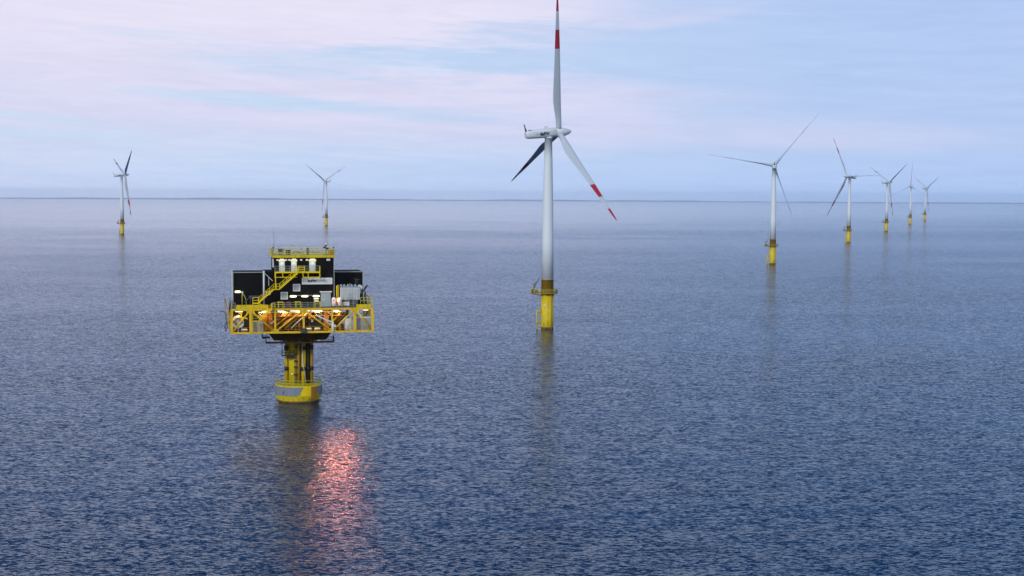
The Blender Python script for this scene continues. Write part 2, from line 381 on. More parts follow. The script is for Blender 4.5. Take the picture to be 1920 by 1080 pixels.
def make_turbine(label):
    t = thing('wind_turbine', label, 'wind turbine', group='wind turbines standing in the sea')
    fo = MB().lathe([(2.13, -6), (2.13, 12.3)], 40).build('foundation', YEL, t)
    MB().lathe([(2.15, -3), (2.15, .75)], 40).build('waterline_growth', GRW, fo)
    m = MB()                                        # boat landing: two fender tubes, ladder between
    for y in (-.75, .75): m.tube([(-3.55, y, -3), (-3.55, y, 6.1), (-2.0, y, 6.6)], .2, 8)
    for z in (.9, 2.6, 5.6):
        for y in (-.75, .75): m.tube([(-3.55, y, z), (-2.0, y, z)], .13, 6)
    m.box(-3.6, -2.05, -.9, .9, 6.0, 6.15)
    m.build('boat_landing', YEL, fo)
    m = MB()
    for y in (-.25, .25): m.bar((-2.9, y, -1), (-2.9, y, 12.4), .08)
    for i in range(32): m.bar((-2.9, -.25, i*.4), (-2.9, .25, i*.4), .05)
    m.build('ladder', YRL, fo)
    m = MB().tube([(-1.2, -1.95, -3), (-1.2, -1.95, 2.2), (-1.35, -1.9, 2.25)], .1, 6).tube([(1.35, -1.9, -3), (1.35, -1.9, 12)], .14, 6); m.build_each('cable_tube', YELD, fo)
    MB().box(-1.25, -.8, -2.13, -2.0, 8.0, 8.55).build('number_plate', WHB, fo)
    up = MB().lathe([(2.12, 12.5), (2.12, 16.9), (2.2, 16.9), (2.2, 17.05)], 40).build('upper_foundation', YELD, t)
    MB().box(-1.75, -.8, -2.3, -1.6, 12.75, 13.7).build('hatch', DRK, up)
    MB().box(.35, 1.0, -2.3, -1.9, 16.3, 16.85).build('hatch', DRK, up)
    tw = MB().lathe([(2.06, 17.05), (1.93, 30), (1.70, 46), (1.42, 58), (1.24, 64.9), (1.36, 64.9), (1.36, 65.3), (1.2, 65.3), (1.2, 66)], 40).build('tower', WHT, t)
    m = MB()
    for z in (24.0, 33.0, 41.5, 49.5, 57.5): m.lathe([(2.06-(z-17)*.0155, z), (2.06-(z-17)*.0155, z+.12)], 40)
    m.build_each('flange_seam', LGR, tw)
    pts = [(3.5*math.cos(a), 3.5*math.sin(a)) for a in [R(q) for q in range(-140, 141, 14)]]
    ring = pts + [(-5.7, 2.25), (-5.7, -2.25)]
    m = MB(); bm = m.bm
    A = [bm.verts.new((x, y, 12.28)) for x, y in ring]; B = [bm.verts.new((x, y, 12.58)) for x, y in ring]
    bm.faces.new(A[::-1]); bm.faces.new(B)
    for i in range(len(ring)): bm.faces.new((A[i], A[(i+1)%len(ring)], B[(i+1)%len(ring)], B[i]))
    for s in (-1.2, 1.2): m.bar((-5.4, s, 12.15), (-2.0, s, 11.4), .16)
    for a in range(0, 360, 45):
        if a != 180: m.bar((2.1*math.cos(R(a)), 2.1*math.sin(R(a)), 11.5), (3.4*math.cos(R(a)), 3.4*math.sin(R(a)), 12.2), .14)
    dk = m.build('service_platform', YELD, t)
    m = MB().rail([(x, y, 12.58) for x, y in ring], 1.15, .04, 1.2, (.4, .8), True); m.build('railing', YRL, dk)
    m = MB().box(-5.5, -4.5, -1.9, -.7, 12.6, 13.75).box(-4.2, -3.3, -1.9, -1.1, 12.6, 13.5); m.box(2.5, 3.1, -1.2, -.2, 12.6, 13.6); m.build_each('equipment_box', DRK, dk)
    m = MB().tube([(-4.6, .3, 12.5), (-4.6, .3, 15.1)], .16, 8).tube([(-4.6, .3, 14.0), (-2.9, .3, 17.4)], .14, 8).bar((-5.0, .3, 15.1), (-4.2, .3, 15.5), .3).tube([(-4.6, .3, 15.6), (-3.6, .3, 16.0)], .06, 6)
    m.build('davit_crane', DGR, dk)
    # nacelle, its x axis points to the rotor
    m = MB()
    sections_x(m, [(-8.7, .75, -.9, .65), (-8.45, 1.1, -1.25, 1.0), (-7.6, 1.3, -1.5, 1.22), (-4, 1.5, -1.62, 1.42), (0, 1.6, -1.68, 1.55), (2.3, 1.62, -1.62, 1.55), (2.45, 1.5, -1.5, 1.45)])
    na = m.build('nacelle', WHN, t)
    m = MB().tube([(-8.3, 0, .8), (-8.75, 0, 3.2)], [.32, .14], 8).bar((-9.05, 0, 3.2), (-8.5, 0, 3.25), .22).tube([(-7.9, 0, .9), (-8.5, 0, 2.4)], .04, 6)
    m.build('tail_mast', DRK, na)
    m = MB().box(-7.3, -6.3, -.4, .4, 1.15, 1.45); m.build('roof_hatch', DRK, na)
    m = MB()
    for x in (-1.1, -.4): m.bar((x, 0, 1.4), (x, 0, 2.0), .07).box(x-.13, x+.13, -.13, .13, 1.95, 2.15)
    m.build_each('wind_sensor', DRK, na)
    m = MB()
    for s in (-1, 1): m.bar((-6, s*1.41, .25), (2.0, s*1.62, .35), .06, .05).bar((-5.4, s*1.49, -.28), (-3.9, s*1.52, -.28), .05, .10)
    m.bar((-1.7, -1.3, 1.25), (-1.7, 1.3, 1.25), .06)
    m.build_each('panel_seam', DGR, na)
    MB().lathe([(1.2, -1.9), (1.2, -1.4)], 28).build('yaw_collar', WHN, na)
    for s in (-1, 1):
        M = frame((-2.1, s*1.585, -.30), (-s*-1.0, -s*.0, 0) if s < 0 else (-1, 0, 0), (0, 0, 1), (0, s, 0)) if s > 0 else frame((-2.1, -1.585, -.30), (1, 0, 0), (0, 0, 1), (0, -1, 0))
        text('lettering', 'EnBW', 1.25, NAV, na, M, .05, .055, 1.05)
    # hub with pointed spinner
    m = MB(); 
    sections_x(m, [(-1.25, 1.35, -1.35, 1.35), (-1.1, 1.6, -1.6, 1.6), (1.15, 1.55, -1.55, 1.55), (2.4, 1.28, -1.28, 1.28), (3.6, .9, -.9, .9), (4.4, .5, -.5, .5), (4.65, .22, -.22, .22)], 28, 2.0)
    hb = m.build('hub', WHN, t)
    for q in range(3):
        o = bpy.data.objects.new('blade', BLADE); COL.objects.link(o); o.parent = t
    return t
def kids(t, nm): return [c for c in t.children if c.name.split('.')[0] == nm]
def pose(t, x, y, yaw, azim, pitch=0.):
    t.location = (x, y, drop(x, y))
    cy, sy = math.cos(yaw), math.sin(yaw); ct, st = math.cos(TILT), math.sin(TILT)
    n = Vector((cy*ct, sy*ct, st)); u2 = Vector((sy, -cy, 0)); up = u2.cross(n)
    if up.z < 0: up = -up
    nh = Vector((cy, sy, 0)); hubp = Vector((0, 0, HUB)) + nh * OV
    side = n.cross(Vector((0, 0, 1))).normalized(); yv = -side; zv = n.cross(yv)
    kids(t, 'nacelle')[0].matrix_local = frame((0, 0, HUB - .15), n, yv, zv)
    kids(t, 'hub')[0].matrix_local = frame(hubp, n, yv, zv)
    for i, bl in enumerate(sorted(kids(t, 'blade'), key=lambda o: o.name)):
        a = azim + i * 2 * math.pi / 3
        z = up * math.cos(a) + u2 * math.sin(a)
        xv = -n; xv = Matrix.Rotation(pitch, 3, z) @ xv; yb = z.cross(xv)
        bl.matrix_local = frame(hubp, xv, yb, z)
def copy_tree(o, parent=None):
    c = o.copy(); COL.objects.link(c); c.parent = parent
    for ch in o.children: copy_tree(ch, c)
    return c
specs = [
 (12.1, 481.7, 24.2, 9.4, 0, 'largest wind turbine, its top blade cut by the picture edge and lettering on its nacelle'),
 (-439.9, 1595, 30.5, 54.8, 0, 'leftmost wind turbine, alone at the far left of the sea'),
 (-277.3, 2109, 139.4, -58.8, 0, 'small distant turbine behind the yellow platform, nacelle tail pointing right'),
 (177.2, 961.3, 80.7, -80.4, 0, 'second largest turbine, nacelle seen end on, thin blades spread wide, right of the central one'),
 (341.2, 1434.8, 212.6, 30.9, 0, 'turbine with one blade level to the right and a dark blade pointing down left'),
 (511.0, 1932.8, 23.0, -62.0, 0, 'nearer, larger one of two right-hand turbines with a dark blade raised right and tail left'),
 (694.0, 2468.0, 86.8, 2.4, 0, 'faint far turbine with one blade straight up, between two turbines posed alike'),
 (855.3, 2934.0, 21.6, -59.7, 0, 'rightmost and smallest wind turbine, the last one in the row near the horizon'),
]
proto = make_turbine(specs[0][5])
bpy.context.view_layer.update()
allt = []
for i, sp_ in enumerate(specs):
    tt = proto if i == 0 else copy_tree(proto)
    tt['label'] = sp_[5]; allt.append((tt, sp_))
for tt, s_ in allt: pose(tt, s_[0], s_[1], R(s_[2]), R(s_[3]), R(s_[4]))

# ------------------------------------------------------------------ transformer platform
PB = Vector((-46.98, 309.88, 0)); PY = R(12.5); PB.z = drop(PB.x, PB.y)
P = thing('transformer_platform', 'yellow and black offshore transformer platform on a single yellow column', 'offshore platform', PB, PY)
def top(name, label, cat, lx, ly, lz, group=None):      # a thing standing on the platform, given in platform coordinates
    q = Matrix.Rotation(PY, 4, 'Z') @ Vector((lx, ly, lz)); return thing(name, label, cat, PB + q, PY, group)
# --- column and float ring
fr = MB().lathe([(4.3, -3), (4.3, 0), (5.15, 1.55), (5.15, 3.75), (4.6, 3.85), (2.5, 3.9)], 64).build('float_collar', YEL, P)
m = MB()
def arc(mb, a0, a1, z0, z1, rr=5.2, mi=0, th=.06):
    n = max(2, int(abs(a1-a0)/3)); pr = None
    for i in range(n+1):
        a = R(a0+(a1-a0)*i/n); c_, s_ = math.cos(a), math.sin(a)
        q = [mb.bm.verts.new((c_*q_, s_*q_, z)) for q_, z in ((rr-th, z0), (rr, z0), (rr, z1), (rr-th, z1))]
        if pr:
            for j in range(4): f = mb.bm.faces.new((pr[j], pr[(j+1)%4], q[(j+1)%4], q[j])); f.material_index = mi
        else: mb.bm.faces.new(q)
        pr = q
    mb.bm.faces.new(pr[::-1])
arc(m, 100, 264, 1.6, 3.6); arc(m, 264, 270, 2.0, 3.6); arc(m, 270, 274, 2.6, 3.6); arc(m, 274, 277, 3.1, 3.6); arc(m, 322, 378, 1.6, 3.6); arc(m, 317, 322, 2.2, 3.6)
m.build('fender_cladding', CLD, fr)
m = MB(); arc(m, 272, 297, 1.6, 3.6, 5.19); m.build('bright_patch', YELB, fr)
m = MB(); arc(m, 298, 317, .9, 3.6, 5.22, 0, .4); m.build('rusty_patch', RUS, fr)
MB().lathe([(5.02, .0), (4.34, .0), (4.56, .42), (4.5, .42)], 48, cap=False).build('waterline_growth', GRW, fr)
m = MB(); m.rail([(4.9*math.cos(R(a)), 4.9*math.sin(R(a)), 3.8) for a in range(0, 360, 15)], 1.15, .05, 1.4, (.55,), True); m.build('railing', YRL, fr)
MB().bar((-3.6, -3.72, 2.1), (-3.35, -3.95, 2.7), .18).build('mooring_bracket', DRK, fr)
co = MB().lathe([(2.15, 3.8), (2.15, 14)], 40, -.35, .3).build('column', YEL, P)
for x, y, rr, mm in ((-2.75, -.9, .36, YEL), (-.1, -2.05, .3, YELD), (.95, -2.1, .5, YEL), (1.9, -1.6, .34, UND), (2.75, -1.1, .4, YELD), (2.3, 1.0, .45, YELD), (-2.3, 1.5, .4, YELD), (.4, -1.9, .3, UND)):  # darker tubes carry the column's shadow stripe and recess in their colour
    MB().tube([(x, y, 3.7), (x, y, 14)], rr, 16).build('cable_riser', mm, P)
MB().box(.1, 2.75, -.95, -.75, 3.9, 13.9).build('shade_plate', UND, P)  # dark plate added behind the risers, standing in for shade
m = MB()
for z in (7.3, 11.9):
    for x, y, rr in ((-2.75, -.9, .44), (.95, -2.1, .58), (1.9, -1.6, .42), (2.75, -1.1, .48)):
        m.tube([(x, y, z-.45), (x, y, z+.45)], rr, 14); m.bar((x, y, z), (-.3, .2, z), .3)
m.build('riser_clamp', DRK, P)
m = MB()
for z in (8.2, 5.9):
    for x, y in ((-2.75, -.9), (2.75, -1.1)): m.bar((x, y, z), (-.3, .2, z), .28)
m.build_each('clamp_arm', RUS, P)
m = MB()
for s in (-.55, -.95): m.bar((s, -2.2, 3.8), (s, -2.2, 13.6), .09)
for i in range(25): m.bar((-.55, -2.2, 4+i*.4), (-.95, -2.2, 4+i*.4), .06)
for z in (4.4, 5.9, 7.6, 8.9, 10.5, 12): m.box(-1.15, -.4, -2.5, -2.1, z, z+.28)
m.build('ladder', DRK, P)
MB().tube([(.55, -2.75, 13.5), (.75, -2.8, 9), (1.35, -2.9, 4.5)], .07, 8).build('white_hose', LGR, P)
MB().box(-1.75, -1.35, -1.9, -1.7, 6.0, 6.35).build('number_plate', WHB, P)
m = MB().box(-3.75, -1.1, -2.5, -1.9, 10.2, 10.4); m.rail([(-3.7, -1.2, 10.4), (-3.7, -2.45, 10.4), (-1.2, -2.45, 10.4)], 1.1, .05, .9)
m.bar((-3.7, -2.4, 10.2), (-3.7, -2.4, 13.6), .14).bar((-2.9, -2.4, 10.2), (-2.9, -2.4, 13.6), .1).box(-2.6, -1.1, -2.3, -1.9, 9.7, 10.1)
m.build('inspection_balcony', DRK, P)
# underdeck
m = MB()
v = [m.bm.verts.new(q) for q in ((-5.6,-5,13.9),(5.6,-5,13.9),(5.6,6,13.9),(-5.6,6,13.9),(-6.9,-6.4,15.7),(6.7,-6.4,15.7),(6.7,7,15.7),(-6.9,7,15.7))]
for q in ((0,3,2,1),(4,5,6,7),(0,1,5,4),(1,2,6,5),(2,3,7,6),(3,0,4,7)): m.bm.faces.new([v[i] for i in q])
for x in (-4.5, -1.5, 1.5, 4.5): m.bar((x, -6.5, 15.5), (x*.75, -4.6, 13.8), .3)
for x in (-3, 0, 3): m.bar((x, -5.6, 13.7), (x, 6, 13.7), .35)
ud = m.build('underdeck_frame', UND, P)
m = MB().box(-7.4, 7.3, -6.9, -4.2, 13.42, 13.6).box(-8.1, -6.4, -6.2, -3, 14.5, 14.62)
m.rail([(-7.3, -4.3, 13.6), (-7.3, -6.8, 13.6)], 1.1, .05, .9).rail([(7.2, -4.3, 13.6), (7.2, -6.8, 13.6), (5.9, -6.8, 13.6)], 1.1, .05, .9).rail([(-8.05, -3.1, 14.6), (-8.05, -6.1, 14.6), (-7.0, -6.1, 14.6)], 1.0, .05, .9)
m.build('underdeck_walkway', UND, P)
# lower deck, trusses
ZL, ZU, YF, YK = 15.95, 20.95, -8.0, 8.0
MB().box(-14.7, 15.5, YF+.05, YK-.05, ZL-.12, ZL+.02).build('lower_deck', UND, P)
MB().box(-14.6, 15.5, YF+.2, YK, ZU+.02, ZU+.2).build('main_deck', DGR, P)
VX = [-14.55, -10.6, -5.45, .6, 6.7, 11.6, 15.4]
def truss(y, s):
    m = MB(); m.box(-14.8, 15.65, y-.17, y+.17, ZL-.22, ZL+.18); ch1 = m.build('truss_chord', YLIT, P)
    m = MB(); m.box(-14.8, 15.65, y-.17, y+.17, ZU-.28, ZU+.12); m.build('truss_chord', YLIT, P)
    for i, x in enumerate(VX):
        w = .27 if i in (1, 5, 0, 6) else .2
        m = MB(); m.box(x-w, x+w, y-w*.9, y+w*.9, ZL+.18, ZU-.28); m.build('truss_post', YLIT, P)
    for a, b, d in ((0, 1, 1), (1, 2, -1), (2, 3, 1), (3, 4, -1), (4, 5, 1), (5, 6, -1)):
        z0, z1 = (ZL+.3, ZU-.45) if d > 0 else (ZU-.45, ZL+.3)
        m = MB(); m.tube([(VX[a]+.3, y, z0), (VX[b]-.3, y, z1)], .17, 10); m.build('truss_brace', YLIT, P)
    m = MB()
    for i in (1, 3, 5): m.box(VX[i]-.85, VX[i]+.85, y-.1, y+.1, ZU-.95, ZU-.28)
    for i in (2, 4): m.box(VX[i]-.8, VX[i]+.8, y-.1, y+.1, ZL+.18, ZL+.75)
    m.build('gusset_plate', YLIT, P)
truss(YF, 1); truss(YK, -1)
for x in (-14.6, 15.45):
    m = MB().bar((x, YF, ZL), (x, YK, ZL), .34).bar((x, YF, ZU-.1), (x, YK, ZU-.1), .34)
    m.bar((x, YF, ZL), (x, 0, ZU), .26).bar((x, 0, ZU), (x, YK, ZL), .26).bar((x, 0, ZL), (x, 0, ZU), .3); m.build('end_frame', YEL, P)
# fold-out apron on the left end
m = MB()
for y0, y1 in ((-7.6, 7.6),):
    v = [m.bm.verts.new(q) for q in ((-14.9,y0,ZU-1.5),(-14.9,y1,ZU-1.5),(-15.85,y1,ZU+2.3),(-15.85,y0,ZU+2.3),(-15.05,y0,ZU-1.5),(-15.05,y1,ZU-1.5),(-16.0,y1,ZU+2.3),(-16.0,y0,ZU+2.3))]
    for q in ((0,1,2,3),(7,6,5,4),(0,3,7,4),(1,5,6,2),(3,2,6,7),(0,4,5,1)): m.bm.faces.new([v[i] for i in q])
m.bar((-14.8, -7.8, ZL), (-15.9, -7.8, ZU+.2), .15).bar((-15.9, -7.8, ZU+.2), (-16.0, -7.8, ZU+2.3), .15)
m.build('side_apron', YELD, P)
m = MB().tube([(-16.9, -7.5, 20.4), (-16.5, -7.5, 20.7), (-15.8, -7.5, 20.1), (-15.5, -7.5, 17.2), (-15.9, -7.5, 16.3)], .12, 8).tube([(-15.0, -7.7, 18.4), (-15.9, -7.7, 18.0), (-16.0, -7.7, 16.9)], .12, 8); m.build_each('hanging_hose', DGR, P)
# lower deck interior: bulkhead, columns, trays, pipes
MB().box(-14.3, 9.2, 1.4, 1.7, ZL+.03, ZU-.3).build('bulkhead', DGR, P)
m = MB()
for x0, x1 in ((-8.0,-6.9),(-6.7,-5.8),(-.3,.1),(5.2,6.3),(8.4,8.9)): m.box(x0, x1, -4.5, -3.8, ZL+.03, ZU-.3)
m.build_each('cable_duct', ORA, P)
cols = [COP, ORA, LGR, COP, YELD]
for i in range(14):
    x = -4.6 + i*.42; y = -6.2 + (i % 4)*.55; x0 = x - 1.2
    m = MB().tube([(x0-1.2, y, ZL+.6+(i % 3)*.5), (x0+2.4, y, ZU-.9-(i % 2)*.5), (x0+3.0, y, ZU-.6)], .14 + .05*(i % 3), 8); m.build_each('cable_bundle', cols[i % 5], P)
for i in range(8):
    x = 7.2 + i*.28; m = MB().tube([(x-1.0, -6+i*.3, ZL+1.2), (x+1.5, -6+i*.3, ZU-1.1)], .14, 8); m.build_each('cable_bundle', (YEL, COP, ORA, DRK)[i % 4], P)
m = MB(); random.seed(11)
for i in range(46):
    x = random.uniform(-8, 9); z = random.uniform(ZL+.2, ZU-1); y = random.uniform(-5, 1); m.box(x, x+random.uniform(.15, .9), y, y+.4, z, z+random.uniform(.15, 1.0), random.randrange(5))
m.build_each('switchgear', [DRK, COP, DGR, ORA, LGR], P)
m = MB()
for i in range(26):
    x = -9 + i*.7; m.bar((x, -6.5+random.uniform(0, 2), ZU-.8), (x+random.uniform(.5, 1.4), -6+random.uniform(0, 2), ZU-1.6), .16, mi=i % 3)
for z, mi in ((ZU-.85, 0), (ZU-1.7, 2)): m.box(-9, 9, -6.6, -6.0, z, z+.12, mi)
m.build('pipe_rack', [LGR, DRK, COP], P)
m = MB().rail([(-13.9, -7.5, ZL+.03), (15.0, -7.5, ZL+.03)], 1.1, .035, 1.6); m.build('lower_railing', YELD, P)
m = MB()
for i in range(16):
    a = R(i*22.5); m.bar((-13.2, -6.6, 18.2), (-13.2+1.15*math.cos(a), -6.6, 18.2+1.15*math.sin(a)), .07); m.bar((-13.2+1.15*math.cos(a), -6.6, 18.2+1.15*math.sin(a)), (-13.2+1.15*math.cos(a+R(22.5)), -6.6, 18.2+1.15*math.sin(a+R(22.5))), .12, .5)
m.bar((-13.2, -6.6, 18.2), (-13.2, -6.6, ZL), .2); m.build('hose_reel', LGR, P)
m = MB().bar((-12.5, -6.8, 20.1), (-12.5, -6.8, 18.4), .22).bar((-13, -6.8, 19.3), (-11.2, -6.8, 18.9), .3).bar((-13, -6.8, 20.1), (-12.2, -6.8, 20.1), .5, .3); m.build('pump_pipework', YELB, P)
MB().box(-10.3, -7.9, -6.8, -4.8, ZL+.03, 18.2).build('water_tank', GRY, P)
for x in (-14.0,): MB().box(-14.3, -10.9, -3, -2.8, ZL+.03, 19.4).build('partition', DRK, P)
# lamps under the main deck
def tube_lamp(x, y, z, w=1.45, hgt=.3, mm=LMW): 
    return MB().box(x-w/2+.1, x+w/2-.1, y-.1, y+.1, z-hgt/2, z+hgt/2).box(x-w/2, x+w/2, y-.07, y+.07, z-hgt/2*.6, z+hgt/2*.6).build('lamp', mm, P)
for x, w in ((-13.0, 1.6), (-4.2, 1.5), (-.9, 2.6), (1.4, 1.2), (3.5, 2.4), (7.6, 1.4), (14.0, 1.2), (-7.6, 1.2)): tube_lamp(x, -7.2, ZU-.5, w, .15)
def light(x, y, z, e, col, rad=.3):
    l = bpy.data.lights.new('lamp_light', 'POINT'); l.energy = e; l.color = col; l.shadow_soft_size = rad
    o = bpy.data.objects.new('lamp_light', l); COL.objects.link(o); o.parent = P; o.location = (x, y, z)
for x in (-13, -8, -3.5, 0, 3.8, 7.8): light(x, -6.9, ZU-.95, 230, (1, .68, .28), .25)
light(13.8, -6.6, ZU-.95, 60, (1, .8, .4), .25)
# main deck railings and coamings
m = MB().rail([(-5.9, YF+.3, ZU+.2), (11.4, YF+.3, ZU+.2)], 1.15, .04, 1.2, (.38, .77)); m.build('deck_railing', GAL, P)
m = MB().rail([(15.4, YF+.3, ZU+.2), (15.4, YK, ZU+.2)], 1.9, .05, 1.5, (.6, 1.2)).rail([(13.0, YF+1.5, ZU+.9), (15.3, YF+1.5, ZU+.9)], 1.3, .05, .8, (.6,)); m.build_each('side_railing', YRL, P)
m = MB().rail([(-14.5, YF+.3, ZU+.2), (-13.8, YF+.3, ZU+.2)], 1.2, .05, .7).rail([(-14.6, YF+.3, ZU+.2), (-14.6, YK, ZU+.2)], 1.2, .05, 1.5); m.build_each('side_railing', GAL, P)
m = MB().box(-13.6, -6.9, YF+.1, YF+.5, ZU+.14, ZU+.95).box(11.9, 15.1, YF+.1, YF+.6, ZU+.14, ZU+.8); m.build_each('coaming', YEL, P)
# main building
bf = -5.0
wl = MB().box(-5.4, 7.35, bf, 8, ZU+.2, 31.8)
for i in range(25): wl.box(-5.4+.51*i+.2, -5.4+.51*i+.24, bf-.03, bf, ZU+.25, 31.75)
for i in range(25): wl.box(-5.43, -5.4, bf+.3+.51*i, bf+.34+.51*i, ZU+.25, 31.75)
wl = wl.build('control_building', BLK, P)
MB().box(7.35, 7.43, bf-.05, bf+.02, ZU+.2, 31.8).build('corner_trim', LGR, wl)
MB().box(-7.3, -5.4, -.5, 8, ZU+.2, 28.6).build('building_annex', BLK, P)
m = MB().box(-5.55, -5.44, bf+1.2, bf+6.2, 29.6, 31.4); m.build('side_window', LGR, wl)
m = MB().bar((-7.3, -.7, 28.3), (-5.6, -1.5, 26.6), .1).tube([(-7.45, -.8, 21.2), (-7.45, -.8, 28.8)], .22, 8).bar((-6.4, -.7, 27.4), (-6.4, -.7, 25.5), .12); m.build('downpipe', LGR, P)
for x0, x1, nm in ((-14.0, -7.35, 'left'), (7.9, 14.25, 'right')):
    o = MB().box(x0+.05, x1-.05, .6, 7.9, ZU+.2, 28.45)
    for i in range(13): o.box(x0+.5*i+.2, x0+.5*i+.24, .57, .6, ZU+.25, 28.3)
    o = o.build('transformer_bay', BLK, P)
    m = MB().box(x0-.1, x0+.05, .3, .6, ZU+.2, 28.6).box(x1-.05, x1+.1, .3, .6, ZU+.2, 28.7).box(x0+.05, x1-.05, .45, .6, 28.3, 28.5); m.build('bay_trim', GAL, o)
    MB().box(x0-.18, x0-.1, .2, 7.9, ZU+.2, 28.6).build('side_trim', LGR, o)
# roof deck
rf = MB().box(-5.75, 7.5, bf-.3, 8.3, 31.8, 32.3).build('roof_deck', YEL, P)
m = MB().rail([(-5.7, bf-.25, 32.3), (7.45, bf-.25, 32.3), (7.45, 8.25, 32.3), (-5.7, 8.25, 32.3)], 1.2, .035, 1.0, (.4, .8), True); m.build('roof_railing', YRL, rf)
MB().box(-5.75, -5.65, bf, bf+5, 32.3, 33.7).build('roof_screen', YELD, rf)
MB().box(6.2, 7.4, bf+.3, bf+.4, 32.35, 33.5).build('roof_screen', YELD, rf)
m = MB().tube([(-4.9, 6, 32.3), (-4.9, 6, 34.5), (-4.9, 6, 38.2)], [.05, .035, .02], 6); m.build('whip_antenna', DRK, rf)
for x, y in ((-5.6, bf-.1), (7.3, bf)): MB().bar((x, y, 33.5), (x, y, 34.0), .06).box(x-.16, x+.16, y-.16, y+.16, 33.9, 34.15).build('beacon', DRK, rf)
m = MB().bar((-.6, -2, 32.9), (1.1, -2, 32.6), .16).bar((-1.6, -1, 32.5), (-.6, -1, 33.0), .14).bar((2.2, -2, 32.9), (4.6, -2, 32.9), .2).box(1.7, 2.2, -2.3, -1.8, 32.3, 33.8).bar((-1, 1, 32.9), (2, 1, 32.9), .1).bar((.9, 2, 32.3), (.9, 2, 33.6), .12); m.build('roof_pipework', [DGR], rf)
# doors on the gallery with lit hoods
for x0, x1 in ((-4.4, -3.2), (-1.82, -.64), (2.05, 3.4)):
    d = MB().box(x0, x1, bf-.12, bf-.02, 28.85, 30.95).build('door', LGR, wl)
    MB().box(x1-.25, x1-.15, bf-.2, bf-.12, 29.8, 29.95).build('handle', DRK, d)
    light((x0+x1)/2, bf-.45, 30.75, 6, (1, .93, .6), .1)
    MB().box(x0-.1, x1+.1, bf-.55, bf-.05, 31.0, 31.42).box(x0+.15, x1-.15, bf-.4, bf-.05, 31.42, 31.6).build('lamp_hood', LCR, d)
for x0, x1 in ((-4.95,-4.58),(-3.1,-2.68),(-2.44,-1.98),(.1,.55),(1.3,1.82)): MB().box(x0, x1, bf-.2, bf-.05, 31.15, 31.5).build('floodlight', WHB, wl)
MB().box(5.75, 6.55, bf-.2, bf-.05, 31.1, 31.55).build('wall_plate', LGR, wl)
d = MB().box(4.5, 6.65, bf-.14, bf-.03, ZU+.22, 24.25).build('door', GRY, wl, 'tall grey double door at deck level')
MB().box(4.3, 6.9, bf-.35, bf-.02, 24.28, 24.48).build('lintel', WHB, d)
MB().box(4.8, 5.3, bf-.19, bf-.14, 22.6, 22.7).build('handle', WHB, d)
for x0, x1, z0, z1 in ((-1.46, .1, 24.55, 26.1), (-4.1, -2.57, 22.8, 24.4)):
    w_ = MB().box(x0, x1, bf-.1, bf-.03, z0, z1)
    w_ = w_.build('ventilation_panel', WHB, wl)
    m = MB()
    for i in range(9): m.box(x0+.14, x1-.14, bf-.13, bf-.1, z0+.14+i*(z1-z0-.28)/9, z0+.14+(i+.75)*(z1-z0-.28)/9)
    m.build('louvre', GRY, w_)
sg = MB().box(.45, 7.0, bf-.14, bf-.03, 26.02, 27.4).build('sign_board', WHB, wl)
MB().box(.62, 6.85, bf-.16, bf-.14, 26.17, 27.25).build('sign_face', LGR, sg)
def ptext(b_, size, m_2, x, z, sx=1., bold=0.): return text('lettering', b_, size, m_2, sg, frame((x, bf-.175, z), (1,0,0), (0,0,1), (0,-1,0)), .012, bold, sx)
ptext('EnBW', .72, NAV, 2.66, 26.7, 1.0, .035); ptext('SCHURTZ', .62, TXG, 4.95, 26.7, .72)
m = MB().box(.75, 1.72, bf-.18, bf-.16, 26.66, 26.74).box(3.72, 3.78, bf-.18, bf-.16, 26.3, 27.1); m.build_each('sign_rule', TXG, sg)
for x in (-1.43, 1.05, 3.5): tube_lamp(x, bf-.3, 23.47, 1.4, .34, LMP)
MB().box(-.7, 2.8, bf-.06, bf-.03, 23.6, 23.66).build('lamp_conduit', LGR, wl)
MB().box(2.95, 4.1, bf-.3, bf-.1, 22.75, 23.05).box(3.05, 4.0, bf-.3, bf-.1, 22.3, 22.55).build_each('wall_cabinet', WHB, wl)
light(-1.4, bf-.7, 23.4, 22, (1, .9, .35)); light(1.05, bf-.7, 23.4, 22, (1, .9, .35)); light(3.5, bf-.7, 23.4, 22, (1, .9, .35))
for x0, x1 in ((-5.0,-3.75),(-1.3,0),(2.8,4.2)):
    m = MB().bar((x0, YF+.25, 22.45), (x1, YF+.25, 22.45), .14).bar((x0, YF+.25, 21.95), (x1, YF+.25, 21.95), .1).bar((x0+.25, YF+.25, 21.1), (x0+.25, YF+.25, 22.45), .1).bar((x1, YF+.25, 21.1), (x1, YF+.25, 22.45), .1); m.build('railing_gate', YELB, P)
MB().box(-2.9, -2.0, bf-.5, bf-.05, 21.3, 22.4).build('hose_cabinet', DRD, wl)
# gallery
m = MB().box(-5.4, 4.2, bf-1.5, bf-.02, 28.66, 28.82).box(-5.4, 4.25, bf-1.56, bf-1.44, 28.55, 28.85)
m.box(-5.4, -.6, bf-1.56, bf-1.44, 27.6, 27.75).box(.6, 4.25, bf-1.56, bf-1.44, 27.55, 27.72)
for x in (-5.36, -3.7, .6, 1.7, 4.2): m.bar((x, bf-1.5, 27.6), (x, bf-1.5, 28.6), .14)
for x in (-5.2, .8, 4.0): m.bar((x, bf-1.4, 27.65), (x, bf, 27.65), .14)
m.bar((4.2, bf-1.5, 27.6), (4.2, bf-1.5, 30.1), .18)
ga = m.build('gallery', YELB, P)
MB().rail([(-5.36, bf-1.5, 28.8), (4.2, bf-1.5, 28.8)], 1.25, .035, 1.1, (.4, .8)).build('gallery_railing', GAL, ga)
m = MB()
for x in (-.7, -.35, .9): m.bar((x, bf-1.6, 28.7), (x, bf-1.6, 30.1), .14)
